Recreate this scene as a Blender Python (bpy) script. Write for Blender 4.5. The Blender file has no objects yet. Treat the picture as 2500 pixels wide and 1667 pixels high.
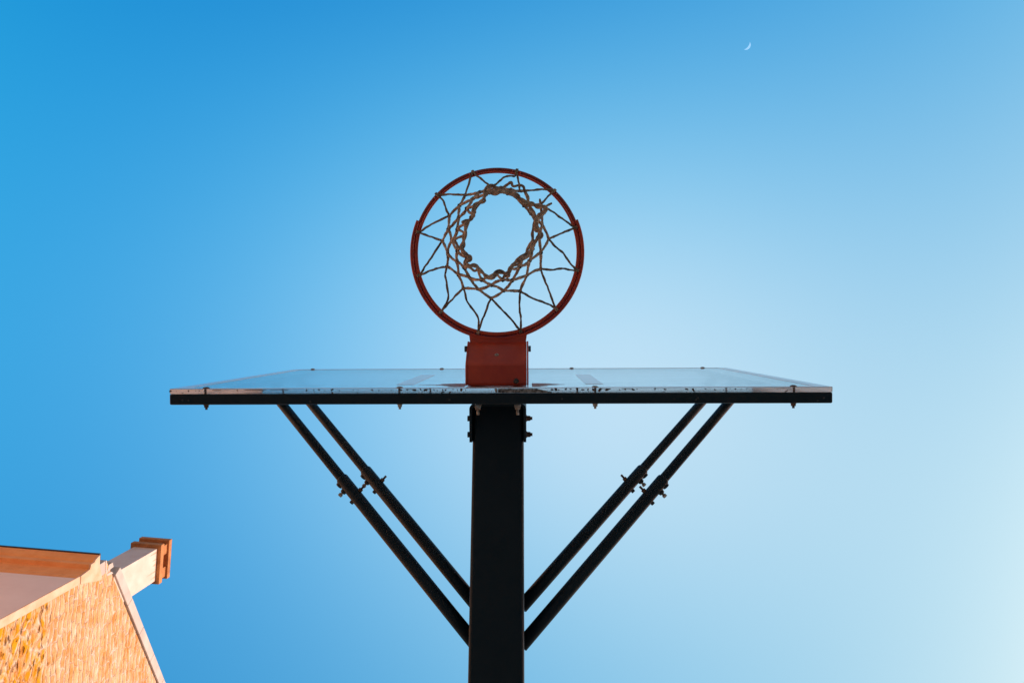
import bpy, bmesh, math, random
from mathutils import Vector, Matrix, noise

random.seed(11)
S = bpy.context.scene
COL = S.collection
PI = math.pi
V = Vector

# ------------------------------------------------------------------ camera
cam_data = bpy.data.cameras.new('camera')
cam_data.sensor_fit = 'HORIZONTAL'
cam_data.sensor_width = 36.0
cam_data.lens = 36.0 * 1748.9 / 2500.0
cam_data.clip_start = 0.05
cam_data.clip_end = 20000
cam = bpy.data.objects.new('camera', cam_data)
COL.objects.link(cam)
Rr = Vector((0.99968911, 0.005184, 0.02438887))
Rd = Vector((-0.00487933, 0.99990953, -0.01253489))
Rf = Vector((-0.02445165, 0.01241199, 0.99962396))
m = Matrix((Rr, -Rd, -Rf)).transposed().to_4x4()
m.translation = Vector((0.08787, -0.14999, 0.96373))
cam.matrix_world = m
S.camera = cam
S.cycles.use_denoising = True
S.view_settings.view_transform = 'Standard'
S.view_settings.look = 'None'
S.view_settings.gamma = 1.0
S.view_settings.exposure = 0.0

# ------------------------------------------------------------------ sky and sun
SUN_AZ = math.radians(15.0)      # from +X towards +Y
SUN_EL = math.radians(24.0)
sd = Vector((math.cos(SUN_EL) * math.cos(SUN_AZ), math.cos(SUN_EL) * math.sin(SUN_AZ), math.sin(SUN_EL)))
W = bpy.data.worlds.new("World")
S.world = W
W.use_nodes = True
wn, wl = W.node_tree.nodes, W.node_tree.links
wn.clear()
sky = wn.new('ShaderNodeTexSky')
sky.sky_type = 'NISHITA'
sky.sun_disc = False
sky.sun_elevation = SUN_EL
sky.sun_rotation = math.atan2(sd.x, sd.y)
sky.air_density = 1.0
sky.dust_density = 1.0
sky.ozone_density = 1.0
bg = wn.new('ShaderNodeBackground')
bg.inputs['Strength'].default_value = 0.13
wo = wn.new('ShaderNodeOutputWorld')
# the clear blue of this evening: the Nishita sky multiplied by exp(polynomial of the view direction in the world),
# deeper blue away from the sun and paler towards it
SKY_C = [[0.5417, 1.3344, 1.6139, -7.1689, -0.1004, -9.8624, 1.3627, -1.2987, 4.6251, 2.0696, 7.3286], [-0.2493, 0.2936, 1.6417, -3.2212, 0.0834, -3.7653, 0.2517, -0.652, 1.3918, 0.4786, 3.0986], [-0.5919, -0.0641, 1.3476, -1.6099, -0.2051, -1.5184, 0.4739, -0.1141, 1.0831, 0.2183, 0.7]]
def wmath(op, a, b=None, c=None):
    k = wn.new('ShaderNodeMath'); k.operation = op
    for i, s in enumerate((a, b, c)):
        if s is None: continue
        if isinstance(s, (int, float)): k.inputs[i].default_value = s
        else: wl.new(s, k.inputs[i])
    return k.outputs[0]
wtc = wn.new('ShaderNodeTexCoord')
wsep = wn.new('ShaderNodeSeparateXYZ'); wl.new(wtc.outputs['Generated'], wsep.inputs[0])
X_, Y_ = wsep.outputs['X'], wsep.outputs['Y']
def wvec(a, b, c):
    k = wn.new('ShaderNodeCombineXYZ')
    for i, s in enumerate((a, b, c)):
        if isinstance(s, (int, float)): k.inputs[i].default_value = s
        else: wl.new(s, k.inputs[i])
    return k.outputs[0]
XX, XY, YY = wmath('MULTIPLY', X_, X_), wmath('MULTIPLY', X_, Y_), wmath('MULTIPLY', Y_, Y_)
basis = [wvec(X_, Y_, 1.0), wvec(XX, XY, YY), wvec(wmath('MULTIPLY', XX, X_), wmath('MULTIPLY', XX, Y_), wmath('MULTIPLY', YY, X_))]
YYY = wmath('MULTIPLY', YY, Y_)
R4 = wmath('POWER', wmath('ADD', XX, YY), 2.0)
chan = []
for c_, (lo, hi) in zip(SKY_C, ((-1.8, 2.1), (0.3, 2.1), (0.6, 1.9))):
    acc = wmath('MULTIPLY_ADD', YYY, c_[9], wmath('MULTIPLY', R4, c_[10]))
    for bvec, cc in zip(basis, (c_[0:3], c_[3:6], c_[6:9])):
        dt = wn.new('ShaderNodeVectorMath'); dt.operation = 'DOT_PRODUCT'
        wl.new(bvec, dt.inputs[0]); dt.inputs[1].default_value = cc
        acc = wmath('ADD', acc, dt.outputs['Value'])
    acc = wmath('MINIMUM', wmath('MAXIMUM', acc, lo), hi)
    chan.append(wmath('EXPONENT', acc))
wmul = wn.new('ShaderNodeVectorMath'); wmul.operation = 'MULTIPLY'
# lower down the air grows hazy, paler and warmer
hz = wn.new('ShaderNodeMapRange'); hz.interpolation_type = 'SMOOTHSTEP'
hz.inputs['From Min'].default_value = 0.70; hz.inputs['From Max'].default_value = 0.38
wl.new(wsep.outputs['Z'], hz.inputs['Value'])
hzmix = wn.new('ShaderNodeMix'); hzmix.data_type = 'VECTOR'
wl.new(hz.outputs[0], hzmix.inputs['Factor']); wl.new(wvec(*chan), hzmix.inputs[4]); hzmix.inputs[5].default_value = (0.85, 0.66, 0.54)
wl.new(sky.outputs[0], wmul.inputs[0]); wl.new(hzmix.outputs[1], wmul.inputs[1])
wl.new(wmul.outputs[0], bg.inputs[0])
wl.new(bg.outputs[0], wo.inputs[0])
sun_d = bpy.data.lights.new('sun', 'SUN')
sun_d.energy = 4.0
sun_d.angle = math.radians(0.5)
sun_d.color = (1.0, 0.76, 0.60)
sun = bpy.data.objects.new('sun', sun_d)
COL.objects.link(sun)
sun.rotation_euler = sd.to_track_quat('Z', 'Y').to_euler()
sun.location = sd * 60
NET_UP=[[[-0.0738,-0.6157,3.032],[-0.0886,-0.5324,2.955]],[[-0.0738,-0.6157,3.032],[-0.0658,-0.6034,3.0192],[-0.0429,-0.5819,2.9907],[-0.0157,-0.5547,2.955]],[[0.0525,-0.612,3.032],[0.048,-0.5966,3.0203],[0.0308,-0.5946,3.0052],[0.015,-0.5851,2.9901],[-0.0026,-0.5642,2.9685],[-0.0157,-0.5547,2.955]],[[0.0525,-0.612,3.032],[0.0587,-0.5794,3.0005],[0.0636,-0.5477,2.9692],[0.0751,-0.5425,2.955]],[[0.1606,-0.5568,3.032],[0.1306,-0.5552,3.0056],[0.0979,-0.5478,2.9761],[0.0751,-0.5425,2.955]],[[0.1606,-0.5568,3.032],[0.142,-0.5344,2.9992],[0.1203,-0.5025,2.955]],[[0.2201,-0.4494,3.032],[0.186,-0.4702,3.0053],[0.1551,-0.4873,2.9813],[0.1203,-0.5025,2.955]],[[0.2201,-0.4494,3.032],[0.1734,-0.426,2.9867],[0.1425,-0.4083,2.955]],[[0.2266,-0.327,3.032],[0.2044,-0.3477,3.0127],[0.1849,-0.3713,2.9926],[0.1659,-0.3857,2.9769],[0.1425,-0.4083,2.955]],[[0.2266,-0.327,3.032],[0.2095,-0.3273,3.0201],[0.1853,-0.3306,3.0027],[0.1543,-0.3261,2.9805],[0.1195,-0.3257,2.955]],[[0.1636,-0.2177,3.032],[0.1412,-0.2725,2.9937],[0.1195,-0.3257,2.955]],[[0.1636,-0.2177,3.032],[0.1416,-0.2307,3.0148],[0.0985,-0.2457,2.9837],[0.0624,-0.2646,2.955]],[[0.0616,-0.1546,3.032],[0.0634,-0.1881,3.0092],[0.06,-0.2247,2.9836],[0.0624,-0.2646,2.955]],[[0.0616,-0.1546,3.032],[0.0392,-0.1828,3.0098],[0.0134,-0.2118,2.9853],[-0.0193,-0.2451,2.955]],[[-0.0599,-0.1525,3.032],[-0.0434,-0.1925,2.9997],[-0.0193,-0.2451,2.955]],[[-0.0599,-0.1525,3.032],[-0.0582,-0.1888,3.0114],[-0.0674,-0.2087,2.9986],[-0.0856,-0.236,2.9789],[-0.0951,-0.2743,2.955]],[[-0.1653,-0.2129,3.032],[-0.131,-0.2449,2.9939],[-0.0951,-0.2743,2.955]],[[-0.1653,-0.2129,3.032],[-0.1496,-0.238,3.0153],[-0.1426,-0.2588,3.0025],[-0.1456,-0.2897,2.9836],[-0.1476,-0.3149,2.9679],[-0.1401,-0.3348,2.955]],[[-0.2296,-0.3167,3.032],[-0.196,-0.3262,3.003],[-0.1687,-0.3325,2.9794],[-0.1401,-0.3348,2.955]],[[-0.2296,-0.3167,3.032],[-0.2073,-0.3435,3.0098],[-0.1533,-0.4062,2.955]],[[-0.2301,-0.4403,3.032],[-0.1904,-0.4229,2.9929],[-0.1533,-0.4062,2.955]],[[-0.2301,-0.4403,3.032],[-0.1938,-0.4569,3.0025],[-0.1334,-0.4754,2.955]],[[-0.176,-0.5479,3.032],[-0.1565,-0.5271,3.0067],[-0.1467,-0.5018,2.9822],[-0.1334,-0.4754,2.955]],[[-0.176,-0.5479,3.032],[-0.1341,-0.5424,2.9958],[-0.0886,-0.5324,2.955]]]
NET_LINKS=[[[-0.0193,-0.2451,2.955],[-0.0488,-0.2665,2.875]],[[-0.0193,-0.2451,2.955],[0.0185,-0.2616,2.875]],[[0.0624,-0.2646,2.955],[0.0185,-0.2616,2.875]],[[0.0624,-0.2646,2.955],[0.0819,-0.302,2.875]],[[0.1195,-0.3257,2.955],[0.0819,-0.302,2.875]],[[0.1195,-0.3257,2.955],[0.1195,-0.3633,2.875]],[[0.1425,-0.4083,2.955],[0.1195,-0.3633,2.875]],[[0.1425,-0.4083,2.955],[0.1231,-0.435,2.875]],[[0.1203,-0.5025,2.955],[0.1231,-0.435,2.875]],[[0.1203,-0.5025,2.955],[0.0918,-0.4875,2.875]],[[0.0751,-0.5425,2.955],[0.0918,-0.4875,2.875]],[[0.0751,-0.5425,2.955],[0.0386,-0.5304,2.875]],[[-0.0157,-0.5547,2.955],[0.0386,-0.5304,2.875]],[[-0.0157,-0.5547,2.955],[-0.0433,-0.524,2.875]],[[-0.0886,-0.5324,2.955],[-0.0433,-0.524,2.875]],[[-0.0886,-0.5324,2.955],[-0.097,-0.4893,2.875]],[[-0.1334,-0.4754,2.955],[-0.097,-0.4893,2.875]],[[-0.1334,-0.4754,2.955],[-0.127,-0.4274,2.875]],[[-0.1533,-0.4062,2.955],[-0.127,-0.4274,2.875]],[[-0.1533,-0.4062,2.955],[-0.1296,-0.362,2.875]],[[-0.1401,-0.3348,2.955],[-0.1296,-0.362,2.875]],[[-0.1401,-0.3348,2.955],[-0.1014,-0.3058,2.875]],[[-0.0951,-0.2743,2.955],[-0.1014,-0.3058,2.875]],[[-0.0951,-0.2743,2.955],[-0.0488,-0.2665,2.875]],[[-0.0488,-0.2665,2.875],[-0.0105,-0.2715,2.795]],[[0.0185,-0.2616,2.875],[-0.0105,-0.2715,2.795]],[[0.0185,-0.2616,2.875],[0.0437,-0.2827,2.795]],[[0.0819,-0.302,2.875],[0.0437,-0.2827,2.795]],[[0.0819,-0.302,2.875],[0.0888,-0.3327,2.795]],[[0.1195,-0.3633,2.875],[0.0888,-0.3327,2.795]],[[0.1195,-0.3633,2.875],[0.1153,-0.4023,2.795]],[[0.1231,-0.435,2.875],[0.1153,-0.4023,2.795]],[[0.1231,-0.435,2.875],[0.0946,-0.4514,2.795]],[[0.0918,-0.4875,2.875],[0.0946,-0.4514,2.795]],[[0.0918,-0.4875,2.875],[0.0594,-0.4924,2.795]],[[0.0386,-0.5304,2.875],[0.0594,-0.4924,2.795]],[[0.0386,-0.5304,2.875],[0.0177,-0.5188,2.795]],[[-0.0433,-0.524,2.875],[0.0177,-0.5188,2.795]],[[-0.0433,-0.524,2.875],[-0.0557,-0.4914,2.795]],[[-0.097,-0.4893,2.875],[-0.0557,-0.4914,2.795]],[[-0.097,-0.4893,2.875],[-0.0916,-0.4448,2.795]],[[-0.127,-0.4274,2.875],[-0.0916,-0.4448,2.795]],[[-0.127,-0.4274,2.875],[-0.1098,-0.3865,2.795]],[[-0.1296,-0.362,2.875],[-0.1098,-0.3865,2.795]],[[-0.1296,-0.362,2.875],[-0.0965,-0.332,2.795]],[[-0.1014,-0.3058,2.875],[-0.0965,-0.332,2.795]],[[-0.1014,-0.3058,2.875],[-0.0634,-0.2894,2.795]],[[-0.0488,-0.2665,2.875],[-0.0634,-0.2894,2.795]],[[-0.0105,-0.2715,2.795],[-0.0283,-0.2796,2.72]],[[-0.0105,-0.2715,2.795],[0.0224,-0.2793,2.72]],[[0.0437,-0.2827,2.795],[0.0224,-0.2793,2.72]],[[0.0437,-0.2827,2.795],[0.0641,-0.3112,2.72]],[[0.0888,-0.3327,2.795],[0.0641,-0.3112,2.72]],[[0.0888,-0.3327,2.795],[0.096,-0.3541,2.72]],[[0.1153,-0.4023,2.795],[0.096,-0.3541,2.72]],[[0.1153,-0.4023,2.795],[0.1042,-0.412,2.72]],[[0.0946,-0.4514,2.795],[0.1042,-0.412,2.72]],[[0.0946,-0.4514,2.795],[0.0765,-0.4602,2.72]],[[0.0594,-0.4924,2.795],[0.0765,-0.4602,2.72]],[[0.0594,-0.4924,2.795],[0.0346,-0.4906,2.72]],[[0.0177,-0.5188,2.795],[0.0346,-0.4906,2.72]],[[0.0177,-0.5188,2.795],[-0.0106,-0.4921,2.72]],[[-0.0557,-0.4914,2.795],[-0.0106,-0.4921,2.72]],[[-0.0557,-0.4914,2.795],[-0.064,-0.4536,2.72]],[[-0.0916,-0.4448,2.795],[-0.064,-0.4536,2.72]],[[-0.0916,-0.4448,2.795],[-0.0874,-0.4047,2.72]],[[-0.1098,-0.3865,2.795],[-0.0874,-0.4047,2.72]],[[-0.1098,-0.3865,2.795],[-0.0877,-0.3516,2.72]],[[-0.0965,-0.332,2.795],[-0.0877,-0.3516,2.72]],[[-0.0965,-0.332,2.795],[-0.0705,-0.308,2.72]],[[-0.0634,-0.2894,2.795],[-0.0705,-0.308,2.72]],[[-0.0634,-0.2894,2.795],[-0.0283,-0.2796,2.72]]]
NET_LOW=[[[0.0224,-0.2793,2.72],[0.0462,-0.3009,2.657]],[[0.0224,-0.2793,2.72],[0.0084,-0.2905,2.657]],[[0.0641,-0.3112,2.72],[0.0704,-0.3219,2.657]],[[0.0641,-0.3112,2.72],[0.0462,-0.3009,2.657]],[[0.096,-0.3541,2.72],[0.1015,-0.3603,2.657]],[[0.096,-0.3541,2.72],[0.085,-0.3295,2.657]],[[0.1042,-0.412,2.72],[0.1037,-0.4142,2.657]],[[0.1042,-0.412,2.72],[0.1113,-0.3891,2.657]],[[0.0765,-0.4602,2.72],[0.0615,-0.4685,2.657]],[[0.0765,-0.4602,2.72],[0.0904,-0.4528,2.657]],[[0.0346,-0.4906,2.72],[0.0191,-0.4805,2.657]],[[0.0346,-0.4906,2.72],[0.05,-0.4802,2.657]],[[-0.0106,-0.4921,2.72],[-0.0197,-0.4655,2.657]],[[-0.0106,-0.4921,2.72],[0.0191,-0.4805,2.657]],[[-0.064,-0.4536,2.72],[-0.046,-0.431,2.657]],[[-0.064,-0.4536,2.72],[-0.0333,-0.454,2.657]],[[-0.0874,-0.4047,2.72],[-0.0618,-0.3848,2.657]],[[-0.0874,-0.4047,2.72],[-0.0626,-0.408,2.657]],[[-0.0877,-0.3516,2.72],[-0.0544,-0.3268,2.657]],[[-0.0877,-0.3516,2.72],[-0.0677,-0.3655,2.657]],[[-0.0705,-0.308,2.72],[-0.0342,-0.3053,2.657]],[[-0.0705,-0.308,2.72],[-0.0544,-0.3268,2.657]],[[-0.0283,-0.2796,2.72],[0.0084,-0.2905,2.657]],[[-0.0283,-0.2796,2.72],[-0.0342,-0.3053,2.657]]]
NET_RIM1=[[-0.0189,-0.4632,2.645],[-0.0328,-0.4529,2.6507],[-0.0418,-0.4398,2.6413],[-0.0448,-0.4284,2.6417],[-0.0466,-0.4184,2.6508],[-0.0615,-0.4061,2.6445],[-0.0602,-0.3824,2.6395],[-0.067,-0.3645,2.649],[-0.0708,-0.349,2.6479],[-0.0595,-0.3345,2.6391],[-0.0535,-0.3256,2.6459],[-0.0587,-0.3146,2.6503],[-0.0483,-0.3059,2.6407],[-0.0331,-0.304,2.6425],[-0.0232,-0.2951,2.651],[-0.0141,-0.2791,2.6437],[-0.0004,-0.2806,2.6399],[0.0087,-0.2899,2.6496],[0.0281,-0.2905,2.6471],[0.0389,-0.285,2.639],[0.0464,-0.3,2.6468],[0.057,-0.3136,2.6498],[0.0706,-0.3202,2.6401],[0.085,-0.3281,2.6433],[0.0908,-0.3442,2.651],[0.1014,-0.3585,2.6428],[0.1129,-0.3753,2.6404],[0.1112,-0.3881,2.6502],[0.1035,-0.3972,2.6462],[0.1035,-0.4114,2.639],[0.1152,-0.4241,2.6476],[0.1239,-0.4377,2.6493],[0.119,-0.4456,2.6396],[0.1038,-0.4466,2.6442],[0.0904,-0.4517,2.6509],[0.0751,-0.4598,2.642],[0.0618,-0.4655,2.6411],[0.0501,-0.4789,2.6506],[0.0349,-0.48,2.6453],[0.0198,-0.477,2.6392],[0.0041,-0.4809,2.6484],[-0.0094,-0.4772,2.6486]]
NET_RIM2=[[-0.0201,-0.4666,2.6629],[-0.0176,-0.4787,2.6559],[-0.0096,-0.4934,2.6526],[0.0014,-0.4985,2.664],[0.0116,-0.4892,2.6521],[0.025,-0.49,2.6565],[0.0383,-0.5007,2.6625],[0.0474,-0.5028,2.6501],[0.051,-0.4954,2.6607],[0.0655,-0.4978,2.659],[0.0752,-0.4921,2.6507],[0.0789,-0.4831,2.6634],[0.0856,-0.4679,2.6548],[0.0865,-0.4503,2.6535],[0.0961,-0.4385,2.6638],[0.1037,-0.421,2.6513],[0.0998,-0.4028,2.6577],[0.0959,-0.3841,2.6617],[0.0957,-0.3652,2.65],[0.086,-0.3494,2.6616],[0.0802,-0.3355,2.6579],[0.0647,-0.3252,2.6512],[0.0529,-0.315,2.6638],[0.0472,-0.3064,2.6537],[0.0355,-0.2873,2.6546],[0.0178,-0.2939,2.6635],[0.0048,-0.2795,2.6507],[-0.0092,-0.2782,2.6589],[-0.019,-0.2881,2.6608],[-0.0298,-0.3008,2.6501],[-0.0404,-0.2962,2.6624],[-0.0497,-0.3016,2.6567],[-0.0647,-0.3128,2.652],[-0.0618,-0.3275,2.664],[-0.0704,-0.3438,2.6527],[-0.0822,-0.3578,2.6557],[-0.0877,-0.3713,2.663],[-0.0738,-0.3763,2.6503],[-0.063,-0.3833,2.66],[-0.061,-0.4045,2.6598],[-0.0688,-0.4109,2.6504],[-0.0534,-0.4185,2.6631],[-0.0411,-0.4249,2.6555],[-0.0428,-0.4341,2.6529],[-0.0279,-0.4591,2.664]]
NET_TAILS=[[[0.1188,-0.5204,2.97],[0.1197,-0.5113,2.96],[0.1203,-0.5013,2.955]],[[0.1508,-0.5062,2.95],[0.1404,-0.5003,2.945],[0.1292,-0.4958,2.95],[0.1203,-0.5013,2.955]]]
NET_LOOPS=[[[0.1203,-0.5013,2.955],[0.1293,-0.4849,2.9],[0.1292,-0.4655,2.85],[0.1194,-0.4436,2.78],[0.1061,-0.4169,2.7],[0.1037,-0.3973,2.66]]]
NET_KNOTS=[[-0.0886,-0.5324,2.955],[-0.0157,-0.5547,2.955],[0.0751,-0.5425,2.955],[0.1203,-0.5025,2.955],[0.1425,-0.4083,2.955],[0.1195,-0.3257,2.955],[0.0624,-0.2646,2.955],[-0.0193,-0.2451,2.955],[-0.0951,-0.2743,2.955],[-0.1401,-0.3348,2.955],[-0.1533,-0.4062,2.955],[-0.1334,-0.4754,2.955],[0.0185,-0.2616,2.875],[0.0819,-0.302,2.875],[0.1195,-0.3633,2.875],[0.1231,-0.435,2.875],[0.0918,-0.4875,2.875],[0.0386,-0.5304,2.875],[-0.0433,-0.524,2.875],[-0.097,-0.4893,2.875],[-0.127,-0.4274,2.875],[-0.1296,-0.362,2.875],[-0.1014,-0.3058,2.875],[-0.0488,-0.2665,2.875],[-0.0105,-0.2715,2.795],[0.0437,-0.2827,2.795],[0.0888,-0.3327,2.795],[0.1153,-0.4023,2.795],[0.0946,-0.4514,2.795],[0.0594,-0.4924,2.795],[0.0177,-0.5188,2.795],[-0.0557,-0.4914,2.795],[-0.0916,-0.4448,2.795],[-0.1098,-0.3865,2.795],[-0.0965,-0.332,2.795],[-0.0634,-0.2894,2.795],[0.0224,-0.2793,2.72],[0.0641,-0.3112,2.72],[0.096,-0.3541,2.72],[0.1042,-0.412,2.72],[0.0765,-0.4602,2.72],[0.0346,-0.4906,2.72],[-0.0106,-0.4921,2.72],[-0.064,-0.4536,2.72],[-0.0874,-0.4047,2.72],[-0.0877,-0.3516,2.72],[-0.0705,-0.308,2.72],[-0.0283,-0.2796,2.72]]
HOOKS=[[-0.0738,-0.6157,3.032],[0.0525,-0.612,3.032],[0.1606,-0.5568,3.032],[0.2201,-0.4494,3.032],[0.2266,-0.327,3.032],[0.1636,-0.2177,3.032],[0.0616,-0.1546,3.032],[-0.0599,-0.1525,3.032],[-0.1653,-0.2129,3.032],[-0.2296,-0.3167,3.032],[-0.2301,-0.4403,3.032],[-0.176,-0.5479,3.032]]

# ------------------------------------------------------------------ helpers
def obj(name, bm, mats, parent=None, smooth=False):
    me = bpy.data.meshes.new(name)
    if smooth:
        for f in bm.faces: f.smooth = True
    bmesh.ops.recalc_face_normals(bm, faces=bm.faces)
    bm.to_mesh(me); bm.free()
    if not isinstance(mats, (list, tuple)): mats = [mats]
    for k in mats: me.materials.append(k)
    o = bpy.data.objects.new(name, me)
    COL.objects.link(o)
    if parent is not None: o.parent = parent
    return o

def thing(name, label, cat, loc=(0, 0, 0), rotz=0.0):
    o = bpy.data.objects.new(name, None)
    COL.objects.link(o)
    o.location = loc; o.rotation_euler = (0, 0, rotz)
    o['label'] = label; o['category'] = cat
    return o

def part(name, bm, mats, parent, smooth=False):
    """bm is in world coordinates; the parent sits at an unrotated world location"""
    base = V((0, 0, 0)); p = parent
    while p is not None:
        base += p.location; p = p.parent
    bmesh.ops.translate(bm, vec=-base, verts=bm.verts)
    return obj(name, bm, mats, parent, smooth)

def box(bm, x0, x1, y0, y1, z0, z1, bev=0.0, seg=1, mi=0):
    vs = [bm.verts.new((x, y, z)) for x in (x0, x1) for y in (y0, y1) for z in (z0, z1)]
    idx = [(0, 1, 3, 2), (4, 6, 7, 5), (0, 4, 5, 1), (2, 3, 7, 6), (0, 2, 6, 4), (1, 5, 7, 3)]
    fs = [bm.faces.new([vs[i] for i in q]) for q in idx]
    for f in fs: f.material_index = mi
    if bev > 0:
        es = list({e for f in fs for e in f.edges})
        r = bmesh.ops.bevel(bm, geom=es, offset=bev, segments=seg, affect='EDGES', profile=0.5)
        for f in r['faces']: f.material_index = mi
    return vs

def frames(pts):
    n = len(pts); T = []
    for i in range(n):
        a = pts[max(0, i - 1)]; b = pts[min(n - 1, i + 1)]
        t = (b - a)
        T.append(t.normalized() if t.length > 1e-9 else V((0, 0, 1)))
    up = V((0, 0, 1)) if abs(T[0].z) < 0.9 else V((1, 0, 0))
    N = (up - T[0] * up.dot(T[0])).normalized()
    out = []
    for t in T:
        N = (N - t * N.dot(t))
        N = N.normalized() if N.length > 1e-9 else t.orthogonal().normalized()
        out.append((t, N, t.cross(N)))
    return out

def tube(bm, pts, rad, seg=10, closed=False, caps=True, mi=0, flat=1.0, twist=0.0):
    pts = [V(p) for p in pts]
    n = len(pts)
    if not isinstance(rad, (list, tuple)): rad = [rad] * n
    if closed:
        F = []
        N = None
        for i in range(n):
            t = (pts[(i + 1) % n] - pts[i - 1]).normalized()
            if N is None:
                N = V((0, 0, 1)) if abs(t.z) < 0.9 else V((1, 0, 0))
            N = (N - t * N.dot(t)).normalized()
            F.append((t, N, t.cross(N)))
    else:
        F = frames(pts)
    rings = []
    for i, (p, (t, a, b)) in enumerate(zip(pts, F)):
        r = rad[i]; ring = []
        w = twist * i
        ca, sa = math.cos(w), math.sin(w)
        a2 = a * ca + b * sa; b2 = b * ca - a * sa
        for k in range(seg):
            an = 2 * PI * k / seg
            ring.append(bm.verts.new(p + a2 * (math.cos(an) * r) + b2 * (math.sin(an) * r * flat)))
        rings.append(ring)
    m_ = n if closed else n - 1
    for i in range(m_):
        A, B = rings[i], rings[(i + 1) % n]
        for k in range(seg):
            f = bm.faces.new((A[k], A[(k + 1) % seg], B[(k + 1) % seg], B[k]))
            f.material_index = mi; f.smooth = True
    if caps and not closed:
        for R_, rev in ((rings[0], True), (rings[-1], False)):
            f = bm.faces.new(R_[::-1] if rev else R_); f.material_index = mi

def cyl(bm, a, b, r, seg=16, mi=0, r2=None):
    a, b = V(a), V(b)
    t = (b - a).normalized()
    N = t.orthogonal().normalized(); B = t.cross(N)
    r2 = r if r2 is None else r2
    A_ = [bm.verts.new(a + N * math.cos(2 * PI * k / seg) * r + B * math.sin(2 * PI * k / seg) * r) for k in range(seg)]
    B_ = [bm.verts.new(b + N * math.cos(2 * PI * k / seg) * r2 + B * math.sin(2 * PI * k / seg) * r2) for k in range(seg)]
    for k in range(seg):
        f = bm.faces.new((A_[k], A_[(k + 1) % seg], B_[(k + 1) % seg], B_[k]))
        f.material_index = mi; f.smooth = seg > 8
    bm.faces.new(A_[::-1]).material_index = mi
    bm.faces.new(B_).material_index = mi

def dome(bm, c, axis, r, h, seg=18, rings=5, mi=0):
    c = V(c); t = V(axis).normalized(); N = t.orthogonal().normalized(); B = t.cross(N)
    prev = None
    for j in range(rings):
        a = (PI / 2) * j / rings
        rr, hh = r * math.cos(a), h * math.sin(a)
        cur = [bm.verts.new(c + t * hh + N * math.cos(2 * PI * k / seg) * rr + B * math.sin(2 * PI * k / seg) * rr) for k in range(seg)]
        if prev:
            for k in range(seg):
                f = bm.faces.new((prev[k], prev[(k + 1) % seg], cur[(k + 1) % seg], cur[k])); f.smooth = True; f.material_index = mi
        else:
            bm.faces.new(cur[::-1]).material_index = mi
        prev = cur
    top = bm.verts.new(c + t * h)
    for k in range(seg):
        f = bm.faces.new((prev[k], prev[(k + 1) % seg], top)); f.smooth = True; f.material_index = mi

def prism(bm, poly, axis, a, b, mi=0):
    """poly: 2D points; extruded along axis ('x','y','z') from a to b"""
    def mk(p, t):
        if axis == 'x': return (t, p[0], p[1])
        if axis == 'y': return (p[0], t, p[1])
        return (p[0], p[1], t)
    A_ = [bm.verts.new(mk(p, a)) for p in poly]
    B_ = [bm.verts.new(mk(p, b)) for p in poly]
    n = len(poly); fs = []
    for k in range(n):
        fs.append(bm.faces.new((A_[k], A_[(k + 1) % n], B_[(k + 1) % n], B_[k])))
    fs.append(bm.faces.new(A_[::-1])); fs.append(bm.faces.new(B_))
    for f in fs: f.material_index = mi
    return fs

def arc(n, a0, a1, r, c=(0, 0)):
    return [(c[0] + r * math.cos(a0 + (a1 - a0) * i / n), c[1] + r * math.sin(a0 + (a1 - a0) * i / n)) for i in range(n + 1)]

def spline(pts, sub=6, closed=False):
    pts = [V(p) for p in pts]; n = len(pts); out = []
    if n == 2 and not closed:
        return [pts[0].lerp(pts[1], i / sub) for i in range(sub + 1)]
    rng = n if closed else n - 1
    for i in range(rng):
        g = (lambda k: pts[k % n]) if closed else (lambda k: pts[min(max(k, 0), n - 1)])
        p0, p1, p2, p3 = g(i - 1), g(i), g(i + 1), g(i + 2)
        for j in range(sub):
            t = j / sub
            out.append(0.5 * ((2 * p1) + (p2 - p0) * t + (2 * p0 - 5 * p1 + 4 * p2 - p3) * t * t + (3 * p1 - p0 - 3 * p2 + p3) * t ** 3))
    if not closed: out.append(pts[-1].copy())
    return out

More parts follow.
